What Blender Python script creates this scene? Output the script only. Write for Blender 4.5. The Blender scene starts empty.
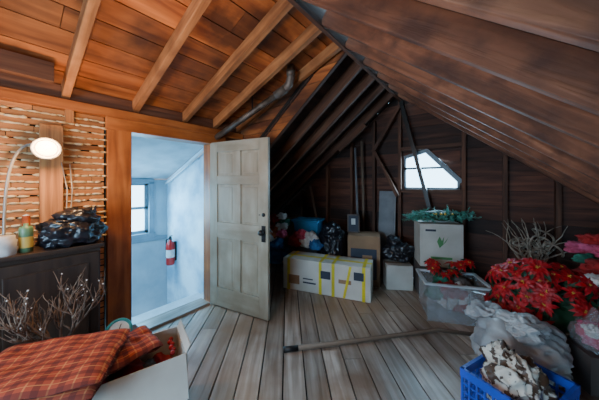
import bpy, bmesh, math, random
from mathutils import Vector, Matrix, noise
random.seed(7)
V=Vector
CX=bpy.context.scene.collection

# ---------------------------------------------------------------- materials
def new_mat(name):
    m=bpy.data.materials.new(name); m.use_nodes=True
    nt=m.node_tree; b=nt.nodes['Principled BSDF']
    return m,nt,b
def ramp(nt,stops,interp='LINEAR'):
    r=nt.nodes.new('ShaderNodeValToRGB'); cr=r.color_ramp; cr.interpolation=interp
    while len(cr.elements)<len(stops): cr.elements.new(0.5)
    for e,(p,c) in zip(cr.elements,stops):
        e.position=p; e.color=(*c,1)
    return r
def wood(name,c1,c2,c3=None,grain=28,rough=.7,bump=.25,var=.5,stain=None,stain_amt=.5,sscale=2.2,stain2=None):
    m,nt,b=new_mat(name); N=nt.nodes; L=nt.links
    uv=N.new('ShaderNodeUVMap'); mp=N.new('ShaderNodeMapping')
    mp.inputs['Scale'].default_value=(1.6,grain,1)
    L.new(uv.outputs[0],mp.inputs[0])
    n=N.new('ShaderNodeTexNoise'); n.inputs['Scale'].default_value=1.0; n.inputs['Detail'].default_value=6
    n.inputs['Distortion'].default_value=.6
    L.new(mp.outputs[0],n.inputs['Vector'])
    r=ramp(nt,[(.3,c1),(.55,c2),(.75,c3 or c2)]); L.new(n.outputs['Fac'],r.inputs[0])
    g=N.new('ShaderNodeNewGeometry')
    mr=N.new('ShaderNodeMapRange'); mr.inputs['To Min'].default_value=1-var; mr.inputs['To Max'].default_value=1+var*.6
    L.new(g.outputs['Random Per Island'],mr.inputs['Value'])
    hs=N.new('ShaderNodeHueSaturation'); L.new(r.outputs[0],hs.inputs['Color']); L.new(mr.outputs[0],hs.inputs['Value'])
    out=hs.outputs[0]
    for st,sc,lo in ((stain,sscale,.45),(stain2,.9,.42)):
        if not st: continue
        n2=N.new('ShaderNodeTexNoise'); n2.inputs['Scale'].default_value=sc; n2.inputs['Detail'].default_value=8
        tc=N.new('ShaderNodeTexCoord'); L.new(tc.outputs['Object'],n2.inputs['Vector'])
        r2=ramp(nt,[(lo,(0,0,0)),(lo+.2,(stain_amt,)*3)]); L.new(n2.outputs['Fac'],r2.inputs[0])
        mx=N.new('ShaderNodeMix'); mx.data_type='RGBA'
        L.new(r2.outputs[0],mx.inputs['Factor']); L.new(out,mx.inputs['A']); mx.inputs['B'].default_value=(*st,1)
        out=mx.outputs['Result']
    L.new(out,b.inputs['Base Color'])
    b.inputs['Roughness'].default_value=rough
    bp=N.new('ShaderNodeBump'); bp.inputs['Strength'].default_value=bump; bp.inputs['Distance'].default_value=.01
    L.new(n.outputs['Fac'],bp.inputs['Height']); L.new(bp.outputs[0],b.inputs['Normal'])
    return m
def plain(name,c,rough=.6,metal=0,c2=None,scale=6,bump=0,alpha=1,spec=.5,emit=None,trans=0,cont=(.35,.65)):
    m,nt,b=new_mat(name); N=nt.nodes; L=nt.links
    tc=N.new('ShaderNodeTexCoord'); n=N.new('ShaderNodeTexNoise'); n.inputs['Scale'].default_value=scale; n.inputs['Detail'].default_value=6
    L.new(tc.outputs['Object'],n.inputs['Vector'])
    c2=c2 or tuple(x*.75 for x in c)
    r=ramp(nt,[(cont[0],c2),(cont[1],c)]); L.new(n.outputs['Fac'],r.inputs[0]); L.new(r.outputs[0],b.inputs['Base Color'])
    b.inputs['Roughness'].default_value=rough; b.inputs['Metallic'].default_value=metal
    b.inputs['Alpha'].default_value=alpha; b.inputs['Specular IOR Level'].default_value=spec
    b.inputs['Transmission Weight'].default_value=trans
    if bump:
        bp=N.new('ShaderNodeBump'); bp.inputs['Strength'].default_value=bump; bp.inputs['Distance'].default_value=.01
        L.new(n.outputs['Fac'],bp.inputs['Height']); L.new(bp.outputs[0],b.inputs['Normal'])
    if emit:
        b.inputs['Emission Color'].default_value=(*emit[0],1); b.inputs['Emission Strength'].default_value=emit[1]
    return m
def plaid(name,base,dark,line):
    m,nt,b=new_mat(name); N=nt.nodes; L=nt.links
    uv=N.new('ShaderNodeUVMap'); sp=N.new('ShaderNodeSeparateXYZ'); L.new(uv.outputs[0],sp.inputs[0])
    def band(sock,per,lo,hi,ph=0):
        a=N.new('ShaderNodeMath'); a.operation='MULTIPLY_ADD'; L.new(sock,a.inputs[0]); a.inputs[1].default_value=1/per; a.inputs[2].default_value=ph
        f=N.new('ShaderNodeMath'); f.operation='FRACT'; L.new(a.outputs[0],f.inputs[0])
        g=N.new('ShaderNodeMath'); g.operation='GREATER_THAN'; L.new(f.outputs[0],g.inputs[0]); g.inputs[1].default_value=lo
        h=N.new('ShaderNodeMath'); h.operation='LESS_THAN'; L.new(f.outputs[0],h.inputs[0]); h.inputs[1].default_value=hi
        k=N.new('ShaderNodeMath'); k.operation='MULTIPLY'; L.new(g.outputs[0],k.inputs[0]); L.new(h.outputs[0],k.inputs[1])
        return k.outputs[0]
    prev=None
    for sock,per in ((sp.outputs[0],.085),(sp.outputs[1],.05)):
        for lo,hi,c,fac in ((.0,.30,dark,.6),(.62,.70,line,.7)):
            s=band(sock,per,lo,hi)
            mu=N.new('ShaderNodeMath'); mu.operation='MULTIPLY'; L.new(s,mu.inputs[0]); mu.inputs[1].default_value=fac
            mx=N.new('ShaderNodeMix'); mx.data_type='RGBA'; L.new(mu.outputs[0],mx.inputs['Factor'])
            if prev is None: mx.inputs['A'].default_value=(*base,1)
            else: L.new(prev,mx.inputs['A'])
            mx.inputs['B'].default_value=(*c,1); prev=mx.outputs['Result']
    L.new(prev,b.inputs['Base Color']); b.inputs['Roughness'].default_value=.9
    return m

M={}
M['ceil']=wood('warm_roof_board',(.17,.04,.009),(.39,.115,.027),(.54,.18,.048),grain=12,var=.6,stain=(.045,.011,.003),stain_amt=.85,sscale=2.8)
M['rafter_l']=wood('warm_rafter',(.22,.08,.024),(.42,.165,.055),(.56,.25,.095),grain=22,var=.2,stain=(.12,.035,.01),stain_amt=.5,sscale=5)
M['dark']=wood('shaded_roof_board',(.012,.005,.003),(.035,.014,.008),(.06,.024,.014),grain=14,var=.5)  # near-black tone paints the shade between rafters into the boards
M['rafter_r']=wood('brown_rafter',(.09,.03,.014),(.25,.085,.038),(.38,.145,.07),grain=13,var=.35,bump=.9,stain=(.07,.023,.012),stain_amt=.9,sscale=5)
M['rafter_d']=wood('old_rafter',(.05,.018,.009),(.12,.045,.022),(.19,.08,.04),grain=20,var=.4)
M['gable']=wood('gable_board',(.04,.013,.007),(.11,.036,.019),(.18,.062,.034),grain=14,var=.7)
M['case']=wood('orange_casing',(.20,.055,.012),(.38,.12,.028),(.50,.18,.05),grain=16,var=.12,rough=.45,stain=(.16,.04,.012),stain_amt=.6,sscale=3)
M['floor']=wood('worn_floor_board',(.20,.15,.115),(.45,.385,.33),(.66,.60,.54),grain=22,var=.42,rough=.34,bump=.35,stain=(.17,.085,.042),stain_amt=.75,stain2=(.36,.23,.14))
M['lath']=wood('lath_wood',(.24,.09,.03),(.42,.17,.055),(.52,.25,.09),grain=40,var=.35)
M['cab']=wood('cabinet_wood',(.022,.012,.009),(.045,.024,.016),(.06,.032,.02),grain=20,var=.15,rough=.4)
M['black']=plain('black_void',(.01,.008,.007),.9)
M['key']=plain('plaster_key',(.80,.66,.42),.9,c2=(.55,.40,.22),scale=20,bump=.4)
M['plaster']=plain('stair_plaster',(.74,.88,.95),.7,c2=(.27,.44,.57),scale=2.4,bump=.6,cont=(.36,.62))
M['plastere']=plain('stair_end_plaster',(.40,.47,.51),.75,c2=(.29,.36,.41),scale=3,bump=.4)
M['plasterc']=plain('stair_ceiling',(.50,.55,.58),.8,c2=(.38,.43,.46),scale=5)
M['door']=wood('old_door_paint',(.27,.24,.175),(.345,.315,.24),(.39,.36,.285),grain=10,var=.05,rough=.45,bump=.12,stain=(.20,.155,.10),stain_amt=.6,sscale=3)
M['iron']=plain('black_iron',(.03,.028,.028),.4,.6)
M['pipe']=plain('rusty_pipe',(.15,.12,.10),.5,.4,c2=(.06,.04,.028),scale=10)
M['white']=plain('white_paint',(.62,.68,.72),.5)
M['sash']=plain('blue_grey_sash',(.22,.28,.33),.5)
M['red']=plain('extinguisher_red',(.6,.02,.015),.3)
M['carton']=plain('white_carton',(.64,.62,.57),.75,c2=(.50,.48,.43),scale=3)
M['cartonb']=plain('brown_carton',(.34,.21,.12),.8,c2=(.27,.16,.09),scale=4)
M['cartond']=plain('dark_carton',(.13,.10,.09),.8,c2=(.08,.065,.06),scale=4)
M['yellow']=plain('yellow_tape',(.80,.66,.02),.4)
M['navy']=plain('printed_panel',(.03,.04,.07),.5)
M['bagk']=plain('black_plastic',(.014,.015,.022),.3,scale=8,bump=.3,spec=.6)
M['bagg']=plain('pale_plastic',(.58,.58,.58),.28,c2=(.26,.26,.275),scale=4,bump=.4,alpha=.85,spec=.7)
M['clear']=plain('clear_plastic',(.62,.65,.68),.2,alpha=.26,spec=.7)
M['clothr']=plain('red_cloth',(.42,.015,.015),.85,c2=(.22,.01,.01),scale=14,bump=.5)
M['clothp']=plain('pink_cloth',(.65,.12,.24),.85,c2=(.45,.04,.09),scale=14,bump=.5)
M['clothw']=plain('white_cloth',(.75,.72,.70),.85,c2=(.5,.48,.47),scale=14,bump=.5)
M['clothb']=plain('blue_cloth',(.03,.17,.42),.85,c2=(.015,.06,.18),scale=12,bump=.5)
M['clothg']=plain('green_cloth',(.03,.22,.14),.8,c2=(.01,.08,.05),scale=12,bump=.5)
M['clotho']=plain('orange_cloth',(.5,.13,.03),.8,c2=(.3,.04,.01),scale=18)
M['binblue']=plain('blue_plastic',(.03,.30,.66),.35)
M['crate']=plain('crate_blue',(.03,.09,.60),.35)
M['petal']=plain('poinsettia_petal',(.66,.008,.016),.5,c2=(.28,.002,.006),scale=18)
M['leaf']=plain('dark_leaf',(.012,.05,.018),.6)
M['pine']=plain('pine_needle',(.13,.44,.36),.6,c2=(.05,.23,.17),scale=12)
M['gold']=plain('gold_bead',(.7,.45,.06),.3)
M['twig']=plain('twig_bark',(.24,.16,.11),.8,c2=(.10,.06,.045),scale=20)
M['vine']=plain('vine_wire',(.40,.34,.27),.4,c2=(.14,.11,.08),scale=20)
M['lampm']=plain('lamp_shell',(.38,.35,.32),.3,.2)
M['bulb']=plain('lamp_face',(1,.95,.85),.4,emit=((1,.86,.66),1.3))
M['plaid']=plaid('plaid_fabric',(.38,.06,.025),(.085,.012,.011),(.60,.23,.08))
M['teal']=plain('teal_rim',(.02,.28,.27),.4)
M['face']=plain('clock_face',(.65,.68,.66),.5)
M['canw']=plain('can_green',(.15,.30,.16),.4)
M['cany']=plain('can_yellow',(.75,.55,.12),.4)
M['grey']=plain('grey_panel',(.24,.25,.27),.6)
M['pole']=wood('pole_wood',(.10,.065,.045),(.19,.13,.09),(.26,.18,.13),grain=30,var=.1)
M['leafbag']=plain('printed_bag',(.72,.64,.54),.45,c2=(.09,.045,.025),scale=19,cont=(.46,.50))
M['logo']=plain('green_print',(.10,.32,.12),.6)

# ---------------------------------------------------------------- mesh builder
class MB:
    def __init__(s): s.v=[];s.f=[];s.uv=[];s.mi=[];s.mats=[];s.sm=[]
    def m(s,k):
        mt=M[k]
        if mt not in s.mats: s.mats.append(mt)
        return s.mats.index(mt)
    def face(s,idx,uvs,mi,sm=False):
        s.f.append(idx); s.uv.append(uvs); s.mi.append(mi); s.sm.append(sm)
    def poly(s,pts,k,sm=False,uvs=None):
        n=len(s.v); s.v+= [V(p) for p in pts]
        uvs=uvs or [(p[0]+p[1],p[2]) for p in pts]
        s.face(list(range(n,n+len(pts))),uvs,s.m(k),sm)
    def prism(s,pts,dy,k):
        a=[V(p) for p in pts]; c=[p+V((0,dy,0)) for p in a]
        s.poly(a,k); s.poly(list(reversed(c)),k)
        for i in range(len(a)):
            j=(i+1)%len(a); s.poly([a[j],a[i],c[i],c[j]],k)
    def box(s,c,size,k,R=None,taper=1):
        R=R or Matrix.Identity(3); c=V(c); h=[x/2 for x in size]
        la=max(range(3),key=lambda i:size[i]); o=[i for i in range(3) if i!=la]
        off=(random.random()*20,random.random()*20)
        n=len(s.v); loc=[]
        for x in(-1,1):
            for y in(-1,1):
                for z in(-1,1):
                    tt=taper if z<0 else 1
                    p=V((x*h[0]*tt,y*h[1]*tt,z*h[2])); loc.append(p); s.v.append(c+R@p)
        fs=[(0,1,3,2),(4,6,7,5),(0,4,5,1),(2,3,7,6),(0,2,6,4),(1,5,7,3)]
        mi=s.m(k)
        for f in fs:
            s.face([n+i for i in f],[(loc[i][la]+off[0],loc[i][o[0]]+loc[i][o[1]]+off[1]) for i in f],mi)
    def beam(s,a,b,w,d,k,up=(0,0,1)):
        a=V(a);b=V(b);x=(b-a); l=x.length; x.normalize(); y=V(up).cross(x)
        if y.length<1e-4: y=V((0,1,0)).cross(x)
        y.normalize(); z=x.cross(y); R=Matrix((x,y,z)).transposed()
        s.box((a+b)/2,(l,w,d),k,R)
    def tube(s,pts,r,k,seg=8,cap=True,sm=True):
        pts=[V(p) for p in pts]; 
        if not hasattr(r,'__len__'): r=[r]*len(pts)
        mi=s.m(k); rings=[]; ref=None
        for i,p in enumerate(pts):
            t=(pts[min(i+1,len(pts)-1)]-pts[max(i-1,0)]).normalized()
            if ref is None:
                ref=t.orthogonal().normalized()
            ref=(ref-t*ref.dot(t)); 
            if ref.length<1e-5: ref=t.orthogonal()
            ref.normalize(); b2=t.cross(ref)
            n=len(s.v); rings.append(n)
            for j in range(seg):
                a=2*math.pi*j/seg; s.v.append(p+(ref*math.cos(a)+b2*math.sin(a))*r[i])
        for i in range(len(rings)-1):
            for j in range(seg):
                j2=(j+1)%seg
                s.face([rings[i]+j,rings[i]+j2,rings[i+1]+j2,rings[i+1]+j],[(i*.1,j/seg*.1),(i*.1,(j+1)/seg*.1),(i*.1+.1,(j+1)/seg*.1),(i*.1+.1,j/seg*.1)],mi,sm)
        if cap:
            s.face([rings[0]+j for j in reversed(range(seg))],[(0,0)]*seg,mi)
            s.face([rings[-1]+j for j in range(seg)],[(0,0)]*seg,mi)
    def lathe(s,prof,k,o=(0,0,0),R=None,seg=24,sm=True):
        R=R or Matrix.Identity(3); o=V(o); mi=s.m(k); rings=[]
        for r,z in prof:
            n=len(s.v); rings.append(n)
            for j in range(seg):
                a=2*math.pi*j/seg; s.v.append(o+R@V((r*math.cos(a),r*math.sin(a),z)))
        for i in range(len(rings)-1):
            for j in range(seg):
                j2=(j+1)%seg
                s.face([rings[i]+j,rings[i]+j2,rings[i+1]+j2,rings[i+1]+j],[(j/seg,i)]*4,mi,sm)
    def blob(s,c,dims,k,seed=0,amp=.18,freq=1.6,crump=.07,cf=5,sub=4,rot=0,floor=-.65,neck=0):
        bm=bmesh.new(); bmesh.ops.create_icosphere(bm,subdivisions=sub,radius=1)
        c=V(c); Rz=Matrix.Rotation(rot,3,'Z'); mi=s.m(k); n=len(s.v); so=V((seed*7.3,seed*3.1,seed*5.7))
        for v in bm.verts:
            p=v.co.normalized()
            d=1+amp*noise.noise(p*freq+so)*1.6
            rr=abs(noise.noise(p*cf+so*2)); d+=crump*(1-2*min(rr*2.2,1))
            rr=abs(noise.noise(p*cf*2.3+so*3)); d+=crump*.5*(1-2*min(rr*2.2,1))
            q=p*d
            if neck and p.z>.55:
                t=(p.z-.55)/.45; q.x*=1-t*.55; q.y*=1-t*.55; q.z+=neck*t*t
            q.z=max(q.z,floor)
            q=V((q.x*dims[0]/2,q.y*dims[1]/2,q.z*dims[2]/2))
            s.v.append(c+Rz@q)
        for f in bm.faces:
            s.face([n+v.index for v in f.verts],[(v.co.x,v.co.y) for v in f.verts],mi,True)
        bm.free()
    def obj(s,name,bevel=0,clip=None,loc=None):
        me=bpy.data.meshes.new(name)
        o0=V(loc) if loc else V((0,0,0))
        me.from_pydata([tuple(v-o0) for v in s.v],[],s.f)
        for mt in s.mats: me.materials.append(mt)
        uvl=me.uv_layers.new(name='UVMap')
        for p,u,mi,sm in zip(me.polygons,s.uv,s.mi,s.sm):
            p.material_index=mi; p.use_smooth=sm
            for j,l in enumerate(p.loop_indices): uvl.data[l].uv=u[j]
        if clip:
            bm=bmesh.new(); bm.from_mesh(me)
            for co,no in clip:
                bmesh.ops.bisect_plane(bm,geom=bm.verts[:]+bm.edges[:]+bm.faces[:],plane_co=co,plane_no=no,clear_outer=True)
            bm.to_mesh(me); bm.free()
        me.update()
        ob=bpy.data.objects.new(name,me); ob.location=o0; CX.objects.link(ob)
        if bevel:
            md=ob.modifiers.new('bevel','BEVEL'); md.width=bevel; md.segments=2; md.limit_method='ANGLE'
        return ob
def Rz(a): return Matrix.Rotation(a,3,'Z')
def Rx(a): return Matrix.Rotation(a,3,'X')
def Ry(a): return Matrix.Rotation(a,3,'Y')

# ---------------------------------------------------------------- room numbers
RX,RZ=-1.06,2.72           # ridge
SL=.78; ANG=math.atan(SL)
DSL=.38; DA=math.atan(DSL)
Y0,Y1=-1.7,3.95
WX=-2.65; YD=2.05
def zr(x): return RZ-SL*abs(x-RX)
def zd(x): return RZ-DSL*(RX-x)

# floor : diagonal boards
def floor_piece(name,clip):
    b=MB(); d=V((-.66,.753,0)).normalized(); p=V((d.y,-d.x,0)); c=V((-.9,1.1,0)); w=.165
    R=Matrix((d,p,V((0,0,1)))).transposed()
    for i in range(-28,29):
        s=-5+random.random()*2-1
        while s<5:
            l=random.uniform(2.2,4.2)
            b.box(c+p*(i*w)+d*(s+l/2)+V((0,0,-.0125+random.uniform(-.0015,.0015))),(l-.004,w-.010,.025),'floor',R)
            s+=l
    return b.obj(name,clip=clip)
floor_piece('floor',[((WX,0,0),(-1,0,0)),((2.45,0,0),(1,0,0)),((0,Y0,0),(0,-1,0)),((0,Y1,0),(0,1,0))])
floor_piece('floor_eave',[((WX,0,0),(1,0,0)),((-4.6,0,0),(-1,0,0)),((0,YD,0),(0,-1,0)),((0,Y1,0),(0,1,0))])
b=MB(); b.box(((WX+2.45)/2,(Y0+Y1)/2,-.05),(2.45-WX,Y1-Y0,.04),'black'); b.box(((WX-4.6)/2,(YD+Y1)/2,-.05),(4.6+WX,Y1-YD,.04),'black'); b.obj('floor_under')

# roof slopes
def slope(name,sign,ang,length,ya,yb,board,dark='black',bw=.19,depth=.14):
    b=MB(); d=V((sign*math.cos(ang),0,-math.sin(ang))); n=V((sign*math.sin(ang),0,math.cos(ang)))
    o=V((RX,0,RZ)); s=-.05
    R=Matrix((V((0,1,0)),d,V((0,1,0)).cross(d))).transposed()
    while s<length:
        w=bw*random.uniform(.85,1.15); y=ya
        while y<yb-.01:
            l=min(random.uniform(1.8,4),yb-y)
            if yb-(y+l)<.5: l=yb-y
            b.box(o+d*(s+w/2)+n*(depth+.012)+V((0,y+l/2,0)),(l-.004,w-.009,.024),board,R); y+=l
        s+=w
    b.box(o+d*(length/2)+n*(depth+.045)+V((0,(ya+yb)/2,0)),(yb-ya,length+.1,.03),dark,R)  # unseen backing sheet, added to block light through the board gaps
    return b.obj(name)
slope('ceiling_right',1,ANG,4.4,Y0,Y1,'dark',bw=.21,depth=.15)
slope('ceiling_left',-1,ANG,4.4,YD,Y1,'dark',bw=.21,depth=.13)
slope('ceiling_dormer',-1,DA,3.7,Y0,YD,'ceil',bw=.2,depth=.10)
def rafters(name,sign,ang,length,ys,k,w,depth,s0=0):
    b=MB(); d=V((sign*math.cos(ang),0,-math.sin(ang))); n=V((sign*math.sin(ang),0,math.cos(ang))); o=V((RX,0,RZ))
    R=Matrix((d,V((0,1,0)),d.cross(V((0,1,0))))).transposed()
    for y in ys:
        b.box(o+d*(s0+(length-s0)/2)+n*(depth/2)+V((0,y,0)),(length-s0,w,depth),k,R)
    return b.obj(name,bevel=.004)
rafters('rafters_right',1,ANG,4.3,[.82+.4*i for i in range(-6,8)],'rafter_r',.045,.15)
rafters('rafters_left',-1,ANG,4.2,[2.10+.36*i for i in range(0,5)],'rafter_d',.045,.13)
rafters('rafters_dormer',-1,DA,1.72,[-1.1,-.62,-.14,.34,.82,1.29,1.66,2.0],'rafter_l',.05,.10)
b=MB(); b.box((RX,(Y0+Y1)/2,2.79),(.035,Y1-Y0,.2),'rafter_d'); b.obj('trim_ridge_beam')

# dormer cheek (triangle between the two roof pitches) and eave-side wall under it
def cheek(name,clip):
    b=MB()
    for i in range(24): b.box((-2.75,YD+.03,.05+i*.14),(4.2,.024,.132),'ceil')
    b.box((-2.75,YD+.045,1.6),(4.2,.004,3.4),'black')
    return b.obj(name,clip=clip)
cheek('wall_cheek',[((RX,0,RZ+.12),V((-DSL,0,1)).normalized()),((RX,0,RZ+.0),V((SL,0,-1)).normalized()),((-4.4,0,0),(-1,0,0)),((RX,0,0),(1,0,0))])
def cheeklow():
    b=MB()
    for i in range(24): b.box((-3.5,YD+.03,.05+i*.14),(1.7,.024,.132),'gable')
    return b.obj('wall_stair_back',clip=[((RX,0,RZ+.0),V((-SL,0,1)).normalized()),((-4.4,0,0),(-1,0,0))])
cheeklow()
# left wall with lath
b=MB(); PT=.052
for i in range(60):
    z=.03+i*PT
    if z>2.02: break
    y=Y0
    while y<.58:
        l=min(random.uniform(.8,1.2),.585-y); b.box((WX+random.uniform(-.002,.002),y+l/2,z+random.uniform(-.002,.002)),(.007,l-.004,PT-.012),'lath'); y+=l
b.box((WX-.05,(Y0+.6)/2,1.05),(.02,.6-Y0,2.1),'black')
for i in range(18,60):
    z=.03+i*PT+PT/2
    if z>2.0: break
    y=-.3
    while y<.57:
        if random.random()<.85:
            l=random.uniform(.03,.08); 
            b.blob((WX+.006,y+l/2,z+random.uniform(-.003,.003)),(.024,l,random.uniform(.012,.020)),'key',seed=random.random()*50,sub=2,amp=.35,crump=.12,floor=-2); y+=l*.9
        else: y+=random.uniform(.01,.05)
b.obj('wall_left')
b=MB()
b.box((WX+.03,(Y0+YD)/2,2.065),(.07,YD-Y0,.075),'case')
b.box((WX+.0,(Y0+YD)/2,2.16),(.03,YD-Y0,.12),'rafter_d')
b.box((WX+.03,.26,1.4),(.05,.125,.98),'lath')
b.box((WX+.025,.36,1.99),(.04,.05,.12),'lath')
b.box((WX+.25,-.25,2.22),(.05,1.0,.13),'rafter_d')
b.obj('trim_plate',bevel=.003)
# door casing
b=MB()
b.box((WX+.02,.69,.98),(.05,.18,1.98),'case')
b.box((WX-.07,.775,.96),(.15,.03,1.92),'case')
b.box((WX-.07,1.615,.96),(.15,.03,1.92),'case')
b.box((WX+.02,1.69,.98),(.05,.15,1.98),'case')
b.box((WX+.025,1.19,1.99),(.055,1.2,.14),'case')
b.box((WX-.07,1.19,1.935),(.15,.85,.03),'case')
b.box((WX-.07,.80,.96),(.03,.02,1.92),'white')
b.obj('trim_door_casing',bevel=.004)
b=MB(); b.box((WX-.03,1.91,1.03),(.03,.28,2.06),'rafter_d'); b.obj('wall_left_end')
b=MB(); b.box((WX-.06,1.19,.008),(.2,.78,.035),'floor'); b.obj('trim_threshold',bevel=.006)

# stairwell
SX=-4.25; SYA=.6; SYB=1.78
b=MB()
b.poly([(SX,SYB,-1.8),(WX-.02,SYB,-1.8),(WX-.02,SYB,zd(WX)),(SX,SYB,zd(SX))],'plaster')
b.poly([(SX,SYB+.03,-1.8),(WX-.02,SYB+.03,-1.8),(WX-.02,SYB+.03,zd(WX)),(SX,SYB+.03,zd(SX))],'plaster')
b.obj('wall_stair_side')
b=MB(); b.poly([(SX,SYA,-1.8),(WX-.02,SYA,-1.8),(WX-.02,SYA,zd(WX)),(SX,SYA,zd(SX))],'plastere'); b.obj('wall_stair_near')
WY0,WY1,WZ0,WZ1=.88,1.50,.66,1.46
b=MB(); zt=zd(SX)
for (ya,yb,za,zb) in ((SYA,SYB,-1.8,WZ0),(SYA,SYB,WZ1,zt),(SYA,WY0,WZ0,WZ1),(WY1,SYB,WZ0,WZ1)):
    b.box((SX-.04,(ya+yb)/2,(za+zb)/2),(.08,yb-ya,zb-za),'plastere')
b.obj('wall_stair_end')
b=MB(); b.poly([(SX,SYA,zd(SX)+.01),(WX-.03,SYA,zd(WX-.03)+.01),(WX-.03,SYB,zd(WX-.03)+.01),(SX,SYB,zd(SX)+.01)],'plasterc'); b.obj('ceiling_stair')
b=MB(); b.box((WX-.14,(SYA+.76)/2,.5),(.1,.76-SYA,3.2),'plastere'); b.box((WX-.14,1.71,.5),(.1,.14,3.2),'plastere'); b.obj('wall_stair_jamb')
b=MB()
for (ya,yb,za,zb) in ((WY0-.07,WY1+.07,WZ1-.02,WZ1+.06),(WY0-.09,WY1+.09,WZ0-.07,WZ0),(WY0-.07,WY0,WZ0,WZ1),(WY1,WY1+.07,WZ0,WZ1)):
    b.box((SX+.015,(ya+yb)/2,(za+zb)/2),(.04,yb-ya,zb-za),'sash')
for (ya,yb,za,zb) in ((WY0,WY1,1.04,1.08),(WY1-.05,WY1,WZ0,WZ1),(WY0,WY0+.05,WZ0,WZ1),(WY0,WY1,WZ0,WZ0+.05),(WY0,WY1,WZ1-.05,WZ1)):
    b.box((SX-.03,(ya+yb)/2,(za+zb)/2),(.03,yb-ya,zb-za),'sash')
b.box((SX+.02,(SYA+SYB)/2,.56),(.03,SYB-SYA-.04,.06),'sash')
b.obj('window_1',bevel=.003)
b=MB()
for i in range(5):
    b.box((WX-.22-.24*i-.12,1.18,-.06-.2*i),(.25,1.06,.035),'white')
    b.box((WX-.22-.24*i,1.18,-.16-.2*i),(.02,1.06,.18),'plaster')
b.obj('staircase',bevel=.004)
b=MB(); b.beam((WX-.2,SYB-.02,.0),(SX+.05,SYB-.02,-1.0),.02,.20,'white'); b.obj('baseboard_stair')
b=MB(); b.tube([(-4.15,SYB-.06,1.44),(-2.9,SYB-.06,1.90)],.016,'white'); 
for x in(-4.0,-3.2): 
    z=1.44+(x+4.15)*.369; b.tube([(x,SYB-.06,z),(x,SYB-.005,z)],.008,'white')
b.obj('conduit_pipe')
# fire extinguisher
b=MB(); o=(-3.93,SYB-.085,.17)
b.lathe([(0,0),(.055,.0),(.062,.02),(.062,.30),(.05,.345),(.022,.37),(.022,.39),(0,.39)],'red',o)
b.box((o[0],o[1],o[2]+.41),(.03,.03,.05),'iron'); b.beam((o[0]-.01,o[1],o[2]+.44),(o[0]+.10,o[1]-.02,o[2]+.47),.018,.01,'iron')
b.beam((o[0]-.01,o[1],o[2]+.42),(o[0]+.09,o[1]-.02,o[2]+.41),.018,.01,'iron')
b.tube([(o[0]-.02,o[1],o[2]+.41),(o[0]-.07,o[1]-.03,o[2]+.38),(o[0]-.075,o[1]-.03,o[2]+.2),(o[0]-.065,o[1]-.03,o[2]+.1)],[.01,.01,.012,.018],'iron')
b.lathe([(.0632,.12),(.0632,.24)],'clothw',o)
b.box((o[0],SYB-.015,o[2]+.2),(.05,.03,.3),'iron'); b.obj('fire_extinguisher')

# door
b=MB(); DW,DH,DT=.83,1.915,.036
hx,hy=WX+.03,1.60; a=math.radians(11.7); R=Rz(a)
def dbox(x0,x1,z0,z1,th,k='door'):
    b.box(V((hx,hy,.015))+R@V(((x0+x1)/2,0,(z0+z1)/2)),(x1-x0,th,z1-z0),k,R)
st=.115; mid=DW/2
dbox(0,st,0,DH,DT); dbox(DW-st,DW,0,DH,DT)
for z0,z1 in((0,.22),(.80,.98),(1.42,1.52),(DH-.12,DH)): dbox(st,DW-st,z0,z1,DT)
for z0,z1 in((.22,.80),(.98,1.42),(1.52,DH-.12)):
    dbox(mid-.05,mid+.05,z0,z1,DT)
    for x0,x1 in((st,mid-.05),(mid+.05,DW-st)):
        dbox(x0,x1,z0,z1,.012)
        dbox(x0+.03,x1-.03,z0+.03,z1-.03,.02)
b.obj('door_1',bevel=.004)
b=MB()
def dp(x,y,z): return V((hx,hy,.015))+R@V((x,y,z))
for sgn in(-1,1):
    b.box(dp(DW-.055,sgn*(DT/2+.002),.90),(.05,.005,.17),'iron',R)
    b.lathe([(.012,0),(.012,.03),(.026,.04),(.030,.055),(.024,.07),(0,.075)],'iron',dp(DW-.055,sgn*DT/2,.92),R@Rx(math.pi/2*(1 if sgn<0 else -1)))
    b.lathe([(.02,0),(.02,.008),(0,.01)],'iron',dp(DW-.055,sgn*DT/2,1.10),R@Rx(math.pi/2*(1 if sgn<0 else -1)))
b.lathe([(.0,.008),(.006,.03),(0,.032)],'iron',dp(DW-.09,-DT/2,1.10),R@Rx(math.pi/2))
b.obj('door_knob')

# vent pipe
b=MB(); pts=[(-2.62,1.66,2.0),(-1.72,1.85,2.40)]
b.tube(pts,.034,'pipe',12)
b.tube([(-1.78,1.84,2.375),(-1.66,1.865,2.43)],.046,'pipe',12)
b.tube([(-1.68,1.86,2.42),(-1.62,1.87,2.46),(-1.59,1.865,2.52),(-1.58,1.85,2.58),(-1.57,1.83,2.75)],[.042,.044,.042,.036,.036],'pipe',12)
b.tube([(-1.585,1.86,2.54),(-1.578,1.85,2.60)],.046,'pipe',12)
b.beam((-2.05,1.75,2.5),(-2.05,1.75,2.27),.02,.004,'iron')
b.obj('vent_pipe')

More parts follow.
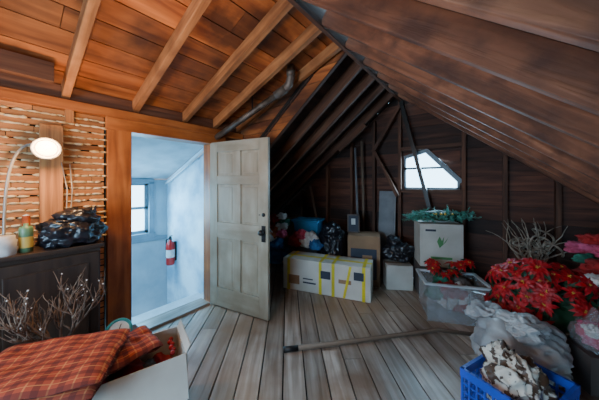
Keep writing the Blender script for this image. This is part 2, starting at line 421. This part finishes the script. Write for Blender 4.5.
# gable wall, with a window whose top is cut by the sloping frame boards
GX0,GX1,GZ0,GZ1=-1.04,-.32,1.35,1.92
def gable(name,y,gx0,gx1,k='gable'):
    b=MB()
    for i in range(-8,9):
        z=1.35+.19*i; zc=z+.095
        segs=[(-4.6,2.5)]
        if z>=GZ0-.01 and z<GZ1-.01: segs=[(-4.6,gx0),(gx1,2.5)]
        for x0,x1 in segs:
            b.box(((x0+x1)/2,y,zc),(x1-x0,.025,.186),k)
            b.box(((x0+x1)/2,y+.02,zc),(x1-x0,.01,.191),'black')
    b.prism([(GX0,Y1+.005,1.84),(-.72,Y1+.005,1.92),(GX0,Y1+.005,1.92)],.03,k)
    b.prism([(-.72,Y1+.005,1.92),(GX1,Y1+.005,1.48),(GX1,Y1+.005,1.92)],.03,k)
    nr=V((SL,0,1)).normalized(); nl=V((-SL,0,1)).normalized()
    return b.obj(name,clip=[((RX,0,RZ+.2),nr),((RX,0,RZ+.2),nl),((0,0,0),(0,0,-1))])
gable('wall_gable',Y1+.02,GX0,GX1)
b=MB()
for x in(-3.6,-3.0,-2.4,-1.9,-1.5,-1.09,-.27,.15,.6,1.1,1.6):
    h=zr(x)+.1; b.box((x,Y1-.045,h/2),(.045,.09,h),'rafter_d')
b.box((-.68,Y1-.045,1.33),(.8,.09,.05),'rafter_d'); b.box((-.68,Y1-.045,1.97),(.8,.09,.05),'rafter_d')
b.obj('trim_gable_studs')
b=MB()
for (xa,xb,za,zb) in ((GX0,GX1,GZ0,GZ0+.035),(GX0,GX0+.03,GZ0,1.84),(GX0,-.50,1.655,1.685),(GX1-.03,GX1,GZ0,1.5)):
    b.box(((xa+xb)/2,Y1-.005,(za+zb)/2),(xb-xa,.04,zb-za),'sash')
b.beam((GX0,Y1-.01,1.84),(-.72,Y1-.01,1.93),.05,.04,'sash',up=(0,1,0))
b.beam((-.74,Y1-.02,1.94),(GX1+.02,Y1-.02,1.46),.06,.05,'sash',up=(0,1,0))
b.obj('window_2')
b=MB()
b.beam((-1.05,3.80,2.68),(-.66,3.80,1.08),.05,.06,'iron',up=(0,1,0))
b.beam((-1.08,3.80,2.60),(-1.48,3.80,1.95),.05,.06,'rafter_d',up=(0,1,0))
b.beam((-1.48,3.8,2.0),(-1.10,3.8,1.25),.05,.05,'rafter_d',up=(0,1,0))
b.beam((-1.95,3.5,2.0),(-1.5,3.5,2.35),.04,.09,'rafter_d')
b.obj('trim_roof_braces')
b=MB()
b.tube([(-1.68,3.80,2.15),(-1.62,3.80,.05)],.02,'pole')
b.tube([(-1.80,3.8,2.05),(-1.72,3.80,.05)],.018,'grey')
b.tube([(-2.6,3.6,1.4),(-2.35,3.7,.05)],.02,'pole')
b.obj('leaning_poles')

# rear wall with window opening (behind the viewer)
b=MB()
for i in range(-8,9):
    z=1.35+.19*i; zc=z+.095
    segs=[(-4.6,2.5)]
    if z>=.58 and z<1.9: segs=[(-4.6,-1.7),(-.3,2.5)]
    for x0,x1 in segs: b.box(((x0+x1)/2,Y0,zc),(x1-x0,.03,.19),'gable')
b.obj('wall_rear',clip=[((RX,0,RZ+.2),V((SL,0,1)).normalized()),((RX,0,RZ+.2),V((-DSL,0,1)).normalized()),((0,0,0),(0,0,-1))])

# ---------------------------------------------------------------- furniture and clutter
# cabinet
b=MB(); cx0,cx1,cy0,cy1=-2.60,-2.3,-.6,.5
b.box(((cx0+cx1)/2-.005,(cy0+cy1)/2,.5),(cx1-cx0-.03,cy1-cy0-.02,.94),'cab')
b.box(((cx0+cx1)/2,(cy0+cy1)/2,.985),(cx1-cx0+.02,cy1-cy0+.02,.03),'cab')
b.box(((cx0+cx1)/2,(cy0+cy1)/2,.03),(cx1-cx0-.05,cy1-cy0-.05,.06),'black')
for i in range(2):
    y0=cy0+.02+i*.54; b.box((cx1-.01,y0+.26,.50),(.02,.52,.88),'cab')
    b.box((cx1+.002,y0+.26,.5),(.012,.40,.74),'cab')
    b.lathe([(.008,0),(.008,.015),(.015,.022),(0,.03)],'iron',(cx1,y0+(.47 if i==0 else .05),.6),Ry(math.pi/2),12)
b.obj('cabinet',bevel=.004)
# desk lamp
b=MB(); lb=V((-2.50,.03,1.0))
b.lathe([(0,0),(.07,0),(.07,.015),(.03,.03),(.012,.04),(0,.04)],'lampm',lb)
hd=V((-2.40,.215,1.69)); dirn=V((.9,-.12,-.22)).normalized()
arm=[]
P0=lb+V((0,0,.03)); 
for i in range(15):
    t=i/14
    q=P0*(1-t)**3+3*(P0+V((-.02,0,.45)))*t*(1-t)**2+3*(V((-2.56,.05,1.80)))*t*t*(1-t)+(hd-dirn*.09)*t**3
    arm.append(q)
b.tube(arm,.008,'lampm',8)
zq=dirn; xq=zq.orthogonal().normalized(); yq=zq.cross(xq); RH=Matrix((xq,yq,zq)).transposed()
b.lathe([(0,-.10),(.025,-.10),(.03,-.06),(.045,-.04),(.070,.0),(.076,.018),(.062,.020),(.052,.0),(.04,-.03),(0,-.035)],'lampm',hd,RH,28)
b.lathe([(.0,.004),(.03,.003),(.052,.0)],'bulb',hd,RH,28)
b.obj('desk_lamp')
b=MB(); b.tube([(-2.60,.31,1.62),(-2.56,.34,1.4),(-2.52,.33,1.2),(-2.48,.30,1.15)],.004,'lampm'); b.tube([(-2.60,.36,1.60),(-2.57,.37,1.4),(-2.55,.36,1.25),(-2.5,.34,1.2)],.004,'lampm'); b.obj('lamp_cord')
# cans and jar
b=MB(); b.lathe([(0,0),(.033,0),(.033,.15),(.028,.165),(.012,.17),(.012,.185),(0,.185)],'canw',(-2.38,.12,1.0)); b.lathe([(.0335,.03),(.0335,.10)],'cany',(-2.38,.12,1.0)); b.obj('spray_can')
b=MB(); b.lathe([(0,0),(.05,0),(.052,.09),(.045,.10),(.045,.12),(0,.12)],'clothw',(-2.36,.03,1.0)); b.obj('storage_jar')
b=MB(); b.lathe([(0,0),(.02,0),(.02,.22),(0,.23)],'white',(-2.57,.13,1.0)); b.lathe([(.021,.14),(.021,.22)],'clotho',(-2.57,.13,1.0)); b.obj('caulk_tube')
# black bag on the cabinet
b=MB(); b.blob((-2.42,.345,1.09),(.32,.36,.24),'bagk',seed=3,amp=.25,crump=.09,cf=3,sub=5,floor=-.75)
b.blob((-2.43,.38,1.18),(.24,.24,.18),'bagk',seed=4,amp=.3,crump=.1,cf=3,sub=4)
b.tube([(-2.40,.40,1.22),(-2.38,.47,1.27),(-2.36,.42,1.16)],.012,'bagk'); b.tube([(-2.36,.24,1.13),(-2.31,.26,1.19),(-2.31,.36,1.17)],.010,'bagk'); b.obj('black_plastic_bag')

# cartons
def carton(name,c,size,rot,k='carton',z0=0,tape='yellow',straps=(),label=None,extra=None):
    b=MB(); R=Rz(rot); c=V((c[0],c[1],z0)); w,d,h=size; t=.006
    def q(x,y,z): return c+R@V((x,y,z))
    b.box(q(0,0,h/2),(w,d,h-.008),k,R)
    b.box(q(0,-d/4-.001,h-.002),(w,d/2-.004,.006),k,R); b.box(q(0,d/4+.001,h-.002),(w,d/2-.004,.006),k,R)
    b.box(q(0,0,h+.002),(w+.004,.05,.002),tape or k,R)
    for s in(-1,1): b.box(q(s*(w/2+.0015),0,h-.04),(.002,.05,.08),tape or k,R)
    for x in straps:
        b.box(q(x,-d/2-.002,h/2),(.04,.002,h),tape,R); b.box(q(x,0,h+.004),(.04,d,.002),tape,R)
    if extra: extra(b,q,R,w,d,h)
    return b.obj(name,bevel=.003)
def ex1(b,q,R,w,d,h):
    b.box(q(.02,-d/2-.003,h*.62),(.13,.003,.10),'navy',R)
    b.box(q(-.42,-d/2-.003,h*.35),(.16,.003,.12),'cartonb',R)
    b.box(q(-.2,-d/2-.003,h*.3),(.18,.003,.02),'navy',R); b.box(q(-.22,-d/2-.003,h*.42),(.14,.003,.015),'navy',R)
    b.box(q(.27,-d/2-.0025,h*.5),(.16,.003,.05),'cartonb',R)
    b.box(q(w/2-.14,-d/2-.003,.30),(.12,.003,.10),'navy',R)
    b.beam(q(.26,-d/2-.004,.01),q(.34,-d/2-.004,.41),.003,.03,'yellow',up=(0,0,1))
carton('long_carton',(-1.73,2.80),(1.16,.36,.42),math.radians(16.7),straps=(-.50,-.05,.12,.50),extra=ex1)
def ex2(b,q,R,w,d,h):
    b.box(q(0,-d/2-.002,h*.45),(w*.8,.002,h*.6),'navy',R); b.box(q(.05,-d/2-.004,h*.5),(w*.3,.002,h*.25),'cartonb',R)
carton('cardboard_carton',(-1.46,3.38),(.44,.38,.70),math.radians(22),k='cartonb',tape='cartonb',extra=ex2)
carton('small_carton',(-1.02,3.50),(.34,.28,.33),math.radians(30),k='carton',tape='cartonb')
carton('tall_carton',(-2.85,3.45),(.50,.36,.80),math.radians(20),k='cartonb',tape='carton')
def ex3(b,q,R,w,d,h):
    b.box(q(0,-d/2-.002,h*.22),(w*.5,.002,.03),'logo',R)
    for i in range(3):
        b.poly([q(-.02,-d/2-.003,h*.45),q(-.05+i*.05,-d/2-.003,h*.6),q(-.02+i*.05,-d/2-.003,h*.72),q(.02,-d/2-.003,h*.55)],'logo')
    b.box(q(-w*.25,-d/2-.002,h*.85),(w*.25,.002,.025),'navy',R)
carton('white_carton',(-.54,3.58),(.48,.36,.54),math.radians(24),k='carton',tape='carton',z0=.40,extra=ex3)
carton('dark_carton',(-.54,3.60),(.50,.38,.395),math.radians(24),k='cartond',tape='cartond')
# open box in the foreground
b=MB(); c0=V((-1.655,.45,0)); ra=math.atan2(.09,-.31)+math.pi; R=Rz(ra); w,d,h=.33,.62,.44
def q(x,y,z): return c0+R@V((x,y,z))
for s in(-1,1):
    b.box(q(s*w/2,0,h/2),(.008,d,h),'carton',R); b.box(q(0,s*d/2,h/2),(w,.008,h),'carton',R)
b.box(q(0,0,.01),(w,d,.01),'carton',R)
b.box(q(w/2+.045,0,h-.10),(.006,d*.98,.22),'carton',R@Ry(-.42))
b.box(q(0,d/2+.01,h+.02),(w*.98,.006,.05),'carton',R@Rx(-.4))
b.obj('open_cardboard_box')
b=MB()
for i,k in enumerate(['clothr','cartond','clothr','bagk','clothr','clothr']):
    p=q(random.uniform(-.04,.04),.18-i*.07,.28+.02*(i%3)); b.blob(p,(.20,.16,.13),k,seed=i+20,sub=3,crump=.14)
for i in range(6): b.blob(q(-.1+.03*i,.26-.01*(i%2),.40),(.03,.03,.03),['clothr','petal'][i%2],sub=2,amp=0,crump=0,floor=-2)
b.obj('box_of_decorations')
# plaid folded stack
b=MB(); ang=math.radians(52)
def slab(c,size,rot,k,seed,th_noise=.008):
    nx,ny=36,28; R=Rz(rot); c=V(c); mi=b.m(k); w,d,h=size
    base=len(b.v)
    def edge(u): return (1-abs(2*u-1)**8)
    for side in(1,-1):
        for i in range(nx+1):
            for j in range(ny+1):
                u,v=i/nx,j/ny; e=max(0,edge(u)*edge(v))**.5
                z=side*h/2*e+th_noise*noise.noise(V((u*5+seed,v*5,side)))*2+ .02*noise.noise(V((u*1.7+seed,v*1.7,3)))
                b.v.append(c+R@V(((u-.5)*w,(v-.5)*d,z)))
    n=(nx+1)*(ny+1)
    for sd in(0,1):
        for i in range(nx):
            for j in range(ny):
                a=base+sd*n+i*(ny+1)+j; f=[a,a+ny+1,a+ny+2,a+1]
                uv=[(i/nx*w,j/ny*d),((i+1)/nx*w,j/ny*d),((i+1)/nx*w,(j+1)/ny*d),(i/nx*w,(j+1)/ny*d)]
                if sd: f.reverse(); uv.reverse()
                b.face(f,uv,mi,True)
for i in range(3):
    slab((-1.74+.02*i,.13+.012*i,.47+i*.045),(.62-.02*i,.46-.015*i,.055),ang+.05*i,'plaid',i*3)
slab((-1.70,.45,.475),(.36,.32,.05),ang+.6,'plaid',11)
b.obj('plaid_blanket_stack')
carton('lower_carton',(-1.96,-.02),(.34,.40,.42),math.radians(10),k='cartonb')
# twig tree
b=MB()
def branch(p,d,l,r,depth):
    pts=[p]; dd=d.copy(); n=5
    for i in range(n):
        dd=(dd+V((random.uniform(-.25,.25),random.uniform(-.25,.25),random.uniform(-.1,.22)))).normalized()
        pts.append(pts[-1]+dd*l/n)
    b.tube(pts,[r*(1-.6*i/n) for i in range(n+1)],'twig',5)
    if depth>0:
        for i in range(2,n+1):
            for _ in range(2 if depth>1 else 1):
                nd=(dd+V((random.uniform(-1,1),random.uniform(-1,1),random.uniform(-.2,.8)))).normalized()
                branch(pts[i],nd,l*.5,r*.5,depth-1)
    else:
        if random.random()<.12: b.blob(pts[-1],(.010,.010,.010),'clothw',sub=1)
tb=V((-2.12,.27,.0))
b.lathe([(0,0),(.07,0),(.085,.16),(.08,.17),(0,.15)],'cartond',tb)
b.tube([tb+V((0,0,.1)),tb+V((.02,-.02,.45))],[.02,.014],'twig')
for i in range(7):
    a=i*.9; branch(tb+V((.03,-.02,.42)),V((math.cos(a)*.22+.14,math.sin(a)*.75-.35,.78)).normalized(),.29,.011,2)
b.obj('twig_tree')
# clock
b=MB(); zq=V((.75,-.25,.6)).normalized(); xq=zq.orthogonal().normalized(); RH=Matrix((xq,zq.cross(xq),zq)).transposed()
oc=V((-2.03,.53,.42))
b.lathe([(0,-.02),(.075,-.02),(.08,0),(.075,.012),(.062,.012),(.06,.004)],'teal',oc,RH,32); b.lathe([(0,.004),(.062,.004)],'face',oc,RH,32)
b.tube([oc+RH@V((0,0,.008)),oc+RH@V((.04,.01,.008))],.002,'iron',5); b.tube([oc+RH@V((0,0,.008)),oc+RH@V((-.01,.03,.008))],.002,'iron',5)
b.obj('wall_clock')
carton('clock_carton',(-2.09,.56),(.20,.24,.34),0,k='cartond',tape='cartond')

# back-left cluster
b=MB(); 
for i,(x,y,z,s,k) in enumerate([(-2.80,2.85,.30,.5,'clothb'),(-2.72,2.83,.62,.32,'clotho'),(-2.86,2.95,.70,.32,'clothr'),(-2.70,2.97,.80,.26,'clothg'),(-2.74,2.72,.60,.24,'clothw'),(-2.62,2.72,.50,.26,'clothb'),(-2.9,2.8,.55,.3,'clothp'),(-2.95,2.7,.2,.4,'clothr'),(-2.64,2.86,.74,.2,'clothw'),(-2.78,2.85,.86,.18,'clothr'),(-2.60,2.80,.64,.18,'clothp'),(-2.68,2.90,.90,.16,'clothw')]):
    b.blob((x,y,z),(s,s*.9,s*.7),k,seed=i+40,amp=.35,crump=.14)
b.obj('clothes_pile')
b=MB(); RB=Rz(.3); c=V((-2.36,3.22,.70))
b.box(c,(.42,.30,.26),'binblue',RB,taper=.88); b.box(c+V((0,0,.14)),(.48,.36,.03),'binblue',RB); b.box(c+V((0,0,.16)),(.34,.22,.015),'binblue',RB); b.box(c+V((0,0,-.41)),(.40,.30,.56),'cartond',RB); b.obj('blue_storage_bin',bevel=.01)
b=MB(); b.blob((-1.90,3.22,.40),(.38,.38,.78),'bagk',seed=61,amp=.2,crump=.09,cf=3,sub=5,floor=-1.0); b.blob((-1.88,3.16,.74),(.28,.24,.22),'bagk',seed=62,crump=.12); b.obj('garbage_bag')
b=MB()
for i,(x,y,z,s,k) in enumerate([(-2.42,2.94,.53,.22,'clothr'),(-2.24,2.98,.54,.22,'clothw'),(-2.30,2.94,.64,.16,'clothp'),(-2.08,2.98,.52,.20,'clothb'),(-2.14,2.98,.62,.17,'clothw')]):
    b.blob((x,y,z),(s*1.2,s*.7,s),k,seed=i+71,amp=.3,crump=.14)
b.obj('scarf_pile')
b=MB(); b.blob((-1.02,3.52,.47),(.36,.32,.30),'bagk',seed=65,amp=.25,crump=.10,cf=3,sub=5); b.blob((-1.08,3.54,.60),(.22,.2,.18),'bagk',seed=66,amp=.3,crump=.12); b.obj('duffel_bag')
b=MB(); o=V((-1.60,3.32,.71)); RF=Rz(.5)@Rx(-.15)
for (x,z,w,h) in((-.08,.13,.018,.27),(.08,.13,.018,.27),(0,.005,.178,.018),(0,.26,.178,.018)): b.box(o+RF@V((x,0,z)),(w,.02,h),'cartond',RF)
b.box(o+RF@V((0,.005,.13)),(.15,.006,.25),'navy',RF); b.box(o+RF@V((0,-.002,.16)),(.06,.006,.09),'face',RF); b.obj('picture_frame')
b=MB(); b.beam((-1.27,3.76,.02),(-1.27,3.87,1.32),.26,.02,'grey',up=(0,1,0)); b.beam((-1.27,3.745,.06),(-1.27,3.855,1.30),.20,.01,'grey',up=(0,1,0)); b.obj('leaning_board')

# clear bin
b=MB(); RB=Rz(math.radians(24)); c=V((-.33,3.10,0)); w,d,h=.56,.38,.40
for s in(-1,1):
    b.box(c+RB@V((s*w/2,0,h/2)),(.006,d,h),'clear',RB@Ry(s*.06)); b.box(c+RB@V((0,s*d/2,h/2)),(w,.006,h),'clear',RB@Rx(-s*.06))
b.box(c+V((0,0,.01)),(w*.94,d*.94,.01),'clear',RB)
for s in(-1,1):
    b.box(c+RB@V((s*(w/2+.02),0,h)),(.035,d+.06,.02),'white',RB); b.box(c+RB@V((0,s*(d/2+.02),h)),(w+.06,.035,.02),'white',RB)
for i in range(5): b.box(c+RB@V((-.2+i*.1,-d/2-.006,h/2)),(.012,.008,h*.8),'clear',RB)
b.obj('clear_storage_bin',bevel=.003)
def petal(base,d,up,l,w,k,bend=.25):
    side=d.cross(up).normalized()
    p0=base; p1=base+d*l*.35+up*l*.05; p2=base+d*l*.7-up*l*bend*.2; p3=base+d*l-up*l*bend
    n=len(b.v); mi=b.m(k)
    b.v+=[p0,p1+side*w*.42+up*w*.1,p1,p1-side*w*.42+up*w*.1,p2+side*w*.36+up*w*.08,p2,p2-side*w*.36+up*w*.08,p3]
    for f in([0,1,2],[0,2,3],[1,4,5,2],[2,5,6,3],[4,7,5],[5,7,6]): b.face([n+i for i in f],[(0,0)]*len(f),mi,False)
def poinsettia(c,up,s=1):
    up=up.normalized(); x=up.orthogonal().normalized(); y=up.cross(x); a0=random.random()*6
    for (n,l,w,t,k) in((5,.15,.06,-.25,'leaf'),(7,.125,.055,.05,'petal'),(6,.095,.045,.35,'petal'),(5,.055,.03,.8,'petal')):
        for i in range(n):
            a=a0+i*2*math.pi/n+random.uniform(-.15,.15)+l*20
            d=(x*math.cos(a)+y*math.sin(a)+up*t).normalized(); u=(up-d*up.dot(d)).normalized()
            petal(c,d,u,l*s*random.uniform(.85,1.15),w*s,k,random.uniform(.1,.55))
    for i in range(5): b.blob(c+up*.02*s+x*random.uniform(-.01,.01)+y*random.uniform(-.01,.01),(.01,.01,.012),'gold',sub=1)
b=MB()
for i in range(12):
    b.blob(c+RB@V((random.uniform(-.16,.16),random.uniform(-.08,.08),.10+.024*i)),(.20,.17,.16),['clothr','clothw','clothr','cartond','clothg','clothr','clothw'][i%7],seed=i+80,sub=3,amp=.3,crump=.15)
for i in range(12): poinsettia(c+RB@V((random.uniform(-.22,.22),random.uniform(-.12,.12),.45+random.uniform(0,.14))),V((random.uniform(-.5,.5),random.uniform(-.9,0),1)),.6)
b.obj('red_christmas_decorations')

# pine garland on the white carton
b=MB(); RG=Rz(math.radians(34)); gc=V((-.52,3.52,.985))
b.blob(gc+V((0,0,.04)),(.56,.22,.14),'leaf',seed=200,rot=math.radians(34))
for i in range(190):
    t=random.uniform(-1,1); base=gc+RG@V((t*.36,random.uniform(-.12,.08),random.uniform(.0,.09)))
    d=V((random.gauss(0,1)+t*.8,random.gauss(0,1)-.6,random.uniform(-.1,.9))).normalized(); l=random.uniform(.07,.14)
    tip=base+d*l-V((0,0,.02)); b.tube([base,tip],[.003,.002],'twig',4)
    for j in range(22):
        u=j/22; p=base.lerp(tip,u); r=V((random.gauss(0,1),random.gauss(0,1),random.gauss(0,1))).cross(d).normalized()
        nd=(r+d*.8).normalized(); e=p+nd*.036*(1.1-u*.5); s2=nd.cross(d).normalized()*.005
        b.poly([p-s2,p+s2,e],'pine')
for i in range(6): b.blob(gc+RG@V((random.uniform(-.3,.3),random.uniform(-.14,-.1),.08)),(.03,.03,.04),'gold',sub=1,seed=i)
b.obj('pine_garland')

# poinsettias mass
b=MB(); pc=V((.36,3.0,.40))
b.blob(pc-V((0,.0,.10)),(.50,.36,.56),'leaf',seed=120,sub=4,amp=.3)
for i in range(85):
    th=random.uniform(0,2*math.pi); ph=random.uniform(-.45,1.35)
    n=V((math.cos(th)*math.cos(ph),math.sin(th)*math.cos(ph),math.sin(ph)))
    if n.dot(V((-.1,-1,.3)))<-.25: continue
    rr=random.uniform(.85,1.12)
    poinsettia(pc+V((n.x*.36,n.y*.26,n.z*.32))*rr,n+V((random.uniform(-.3,.3),-.5,.2)),random.uniform(.6,.85))
b.lathe([(0,0),(.14,0),(.18,.22),(.19,.22),(.19,.24),(0,.24)],'cartonb',(pc.x,pc.y,0))
b.obj('poinsettia_bouquet')

# tangled vine / wire decoration
random.seed(3)
carton('dark_storage_carton',(.44,3.56),(.50,.40,.50),math.radians(5),k='cartond',tape='cartond')
b=MB(); dc=V((.36,3.50,.50))
def curl(c,r,n,turns,axis,ph,rad):
    x=axis.orthogonal().normalized(); y=axis.cross(x); pts=[]
    for j in range(n+1):
        u=j/n; a=ph+u*turns*2*math.pi; rr=r*(1-.55*u)
        pts.append(c+(x*math.cos(a)+y*math.sin(a))*rr+axis*.03*math.sin(a*1.7+ph)+V((0,0,.04*u)))
    b.tube(pts,rad,'vine',5,cap=False)
for i in range(12):
    ax=V((random.gauss(0,.5),-1,random.gauss(0,.5))).normalized()
    curl(dc+V((random.uniform(-.12,.14),random.uniform(-.06,.06),random.uniform(.15,.42))),random.uniform(.05,.11),22,random.uniform(.7,1.4),ax,random.random()*6,random.uniform(.006,.010))
for i in range(18):
    p=dc+V((random.uniform(-.1,.1),0,.08)); pts=[p]; d=V((random.uniform(-.7,.5),random.uniform(-.3,.3),1)).normalized()
    for j in range(8):
        d=(d+V((random.uniform(-.4,.4),random.uniform(-.2,.2),random.uniform(-.15,.1)))).normalized(); pts.append(pts[-1]+d*.065)
    b.tube(pts,[.009-.0008*j for j in range(9)],'vine',5)
b.obj('vine_decoration')
random.seed(5)

# right pile
b=MB()
for i,(x,y,z,s,k) in enumerate([(.93,3.15,.25,.50,'cartond'),(.74,3.22,.66,.26,'clothr'),(.64,3.28,.86,.18,'clothp'),(.78,3.20,.88,.24,'clothp'),(.88,3.1,.76,.26,'clothw'),(.72,3.06,.76,.18,'clothr'),(.66,2.98,.66,.16,'clothw'),(.80,2.96,.60,.24,'clothp'),(.76,2.82,.54,.20,'clothg'),(.92,2.85,.34,.36,'clothr'),(.76,2.70,.42,.22,'clothw'),(.86,2.55,.22,.32,'clothr'),(.64,3.12,.80,.13,'clothg'),(1.0,2.95,.80,.25,'clothb'),(.70,3.2,.96,.16,'clothr'),(.84,2.98,.78,.18,'clothr'),(.76,2.60,.36,.16,'clothp')]):
    b.blob((x,y,z),(s,s*.85,s*.62),k,seed=i+140,amp=.35,crump=.16,cf=4)
b.obj('holiday_fabric_pile')
b=MB(); b.blob((.60,2.66,.36),(.24,.24,.26),'clear',seed=155,amp=.2,crump=.12,cf=4,neck=.4); b.blob((.60,2.66,.35),(.17,.17,.17),'clothp',seed=156,amp=.3,crump=.15); b.blob((.57,2.62,.40),(.09,.09,.09),'clothw',seed=157,amp=.3,crump=.15); b.box((.60,2.66,.13),(.22,.22,.26),'cartond',Rz(.4)); b.obj('cellophane_gift_bag')
# pale plastic bag
b=MB(); b.blob((.18,2.46,.20),(.56,.46,.46),'bagg',seed=170,amp=.22,crump=.07,cf=2.6,sub=5,floor=-.8)
b.blob((.0,2.58,.34),(.28,.24,.18),'bagg',seed=171,amp=.3,crump=.12,cf=3,sub=5); b.blob((.18,2.40,.38),(.26,.22,.16),'bagg',seed=172,amp=.3,crump=.14,cf=3,sub=5); b.obj('plastic_storage_bag')
# milk crate
b=MB(); cc=V((.13,1.93,0)); RC=Rz(math.atan2(.907,.42)); w,d,h=.45,.37,.30
for s in(-1,1):
    for z in(.01,.06,.11,.16,.21): 
        b.box(cc+RC@V((0,s*d/2,z)),(w,.012,.010),'crate',RC); b.box(cc+RC@V((s*w/2,0,z)),(.012,d,.010),'crate',RC)
    b.box(cc+RC@V((0,s*d/2,h-.025)),(w+.02,.018,.05),'crate',RC); b.box(cc+RC@V((s*w/2,0,h-.025)),(.018,d+.02,.05),'crate',RC)
    n=11
    for i in range(n+1): b.box(cc+RC@V((-w/2+w*i/n,s*d/2,h/2)),(.010,.014,h),'crate',RC)
    n=9
    for i in range(n+1): b.box(cc+RC@V((s*w/2,-d/2+d*i/n,h/2)),(.014,.010,h),'crate',RC)
for i in range(8): b.box(cc+RC@V((-w/2+w*(i+.5)/8,0,.008)),(.02,d,.008),'crate',RC)
b.obj('milk_crate')
b=MB(); b.blob(cc+V((-.01,-.01,.22)),(.31,.28,.38),'leafbag',seed=183,amp=.15,crump=.10,cf=2.6,sub=5)
b.blob(cc+V((-.08,.06,.34)),(.16,.16,.18),'leafbag',seed=184,amp=.3,crump=.15,cf=3,sub=4); b.obj('printed_plastic_bag')
carton('white_shoe_carton',(.42,1.62),(.34,.24,.22),math.radians(60),k='carton',tape='carton')
# pole on floor
b=MB(); b.tube([(-1.38,1.53,.022),(-.9,2.07,.024),(-.4,2.66,.024),(-.10,2.80,.022)],[.022,.02,.018,.016],'pole',10)
b.tube([(-1.385,1.525,.022),(-1.30,1.62,.022)],.024,'iron',10); b.obj('wooden_pole')

# ---------------------------------------------------------------- light
w=bpy.data.worlds.new('sky'); bpy.context.scene.world=w; w.use_nodes=True
bg=w.node_tree.nodes['Background']; bg.inputs[0].default_value=(.42,.74,1,1); bg.inputs[1].default_value=8
def area(name,loc,to,size,sy,e,col):
    l=bpy.data.lights.new(name,'AREA'); l.shape='RECTANGLE'; l.size=size; l.size_y=sy; l.energy=e; l.color=col
    o=bpy.data.objects.new(name,l); o.location=loc; o.rotation_euler=(V(to)-V(loc)).to_track_quat('-Z','Y').to_euler(); CX.objects.link(o); return o
area('rear_window_daylight',(-1.0,-1.62,1.25),(-1.0,2,.3),1.35,1.25,58,(.52,.75,1))
area('gable_window_daylight',(-.70,4.05,1.60),(-1.0,1,.3),.6,.45,34,(.42,.74,1))
area('stair_window_daylight',(-4.22,1.19,1.06),(-2.6,1.4,.4),.55,.7,34,(.24,.66,1))
area('stair_side_fill',(-3.5,.65,1.0),(-3.3,1.8,.6),.7,.9,24,(.20,.62,1))  # added fill light hidden beside the jamb; this wall has no window opening
def point(name,loc,e,col,r=.05):
    l=bpy.data.lights.new(name,'POINT'); l.energy=e; l.color=col; l.shadow_soft_size=r
    o=bpy.data.objects.new(name,l); o.location=loc; CX.objects.link(o)
point('desk_lamp_bulb',tuple(hd+dirn*.12+V((0,0,.02))),24,(1,.58,.26),.05)
point('warm_fill_point',(-1.2,.5,2.0),19,(1,.62,.34),.06)  # added warm fill light; no fixture hangs here

# ---------------------------------------------------------------- camera
cam=bpy.data.cameras.new('camera'); cam.sensor_width=36; cam.lens=240/599*36; cam.shift_y=-17/599; cam.clip_start=.02
co=bpy.data.objects.new('camera',cam); CX.objects.link(co); co.location=(0,0,1.45)
co.rotation_euler=V((-.621,.784,0)).to_track_quat('-Z','Y').to_euler()
bpy.context.scene.camera=co
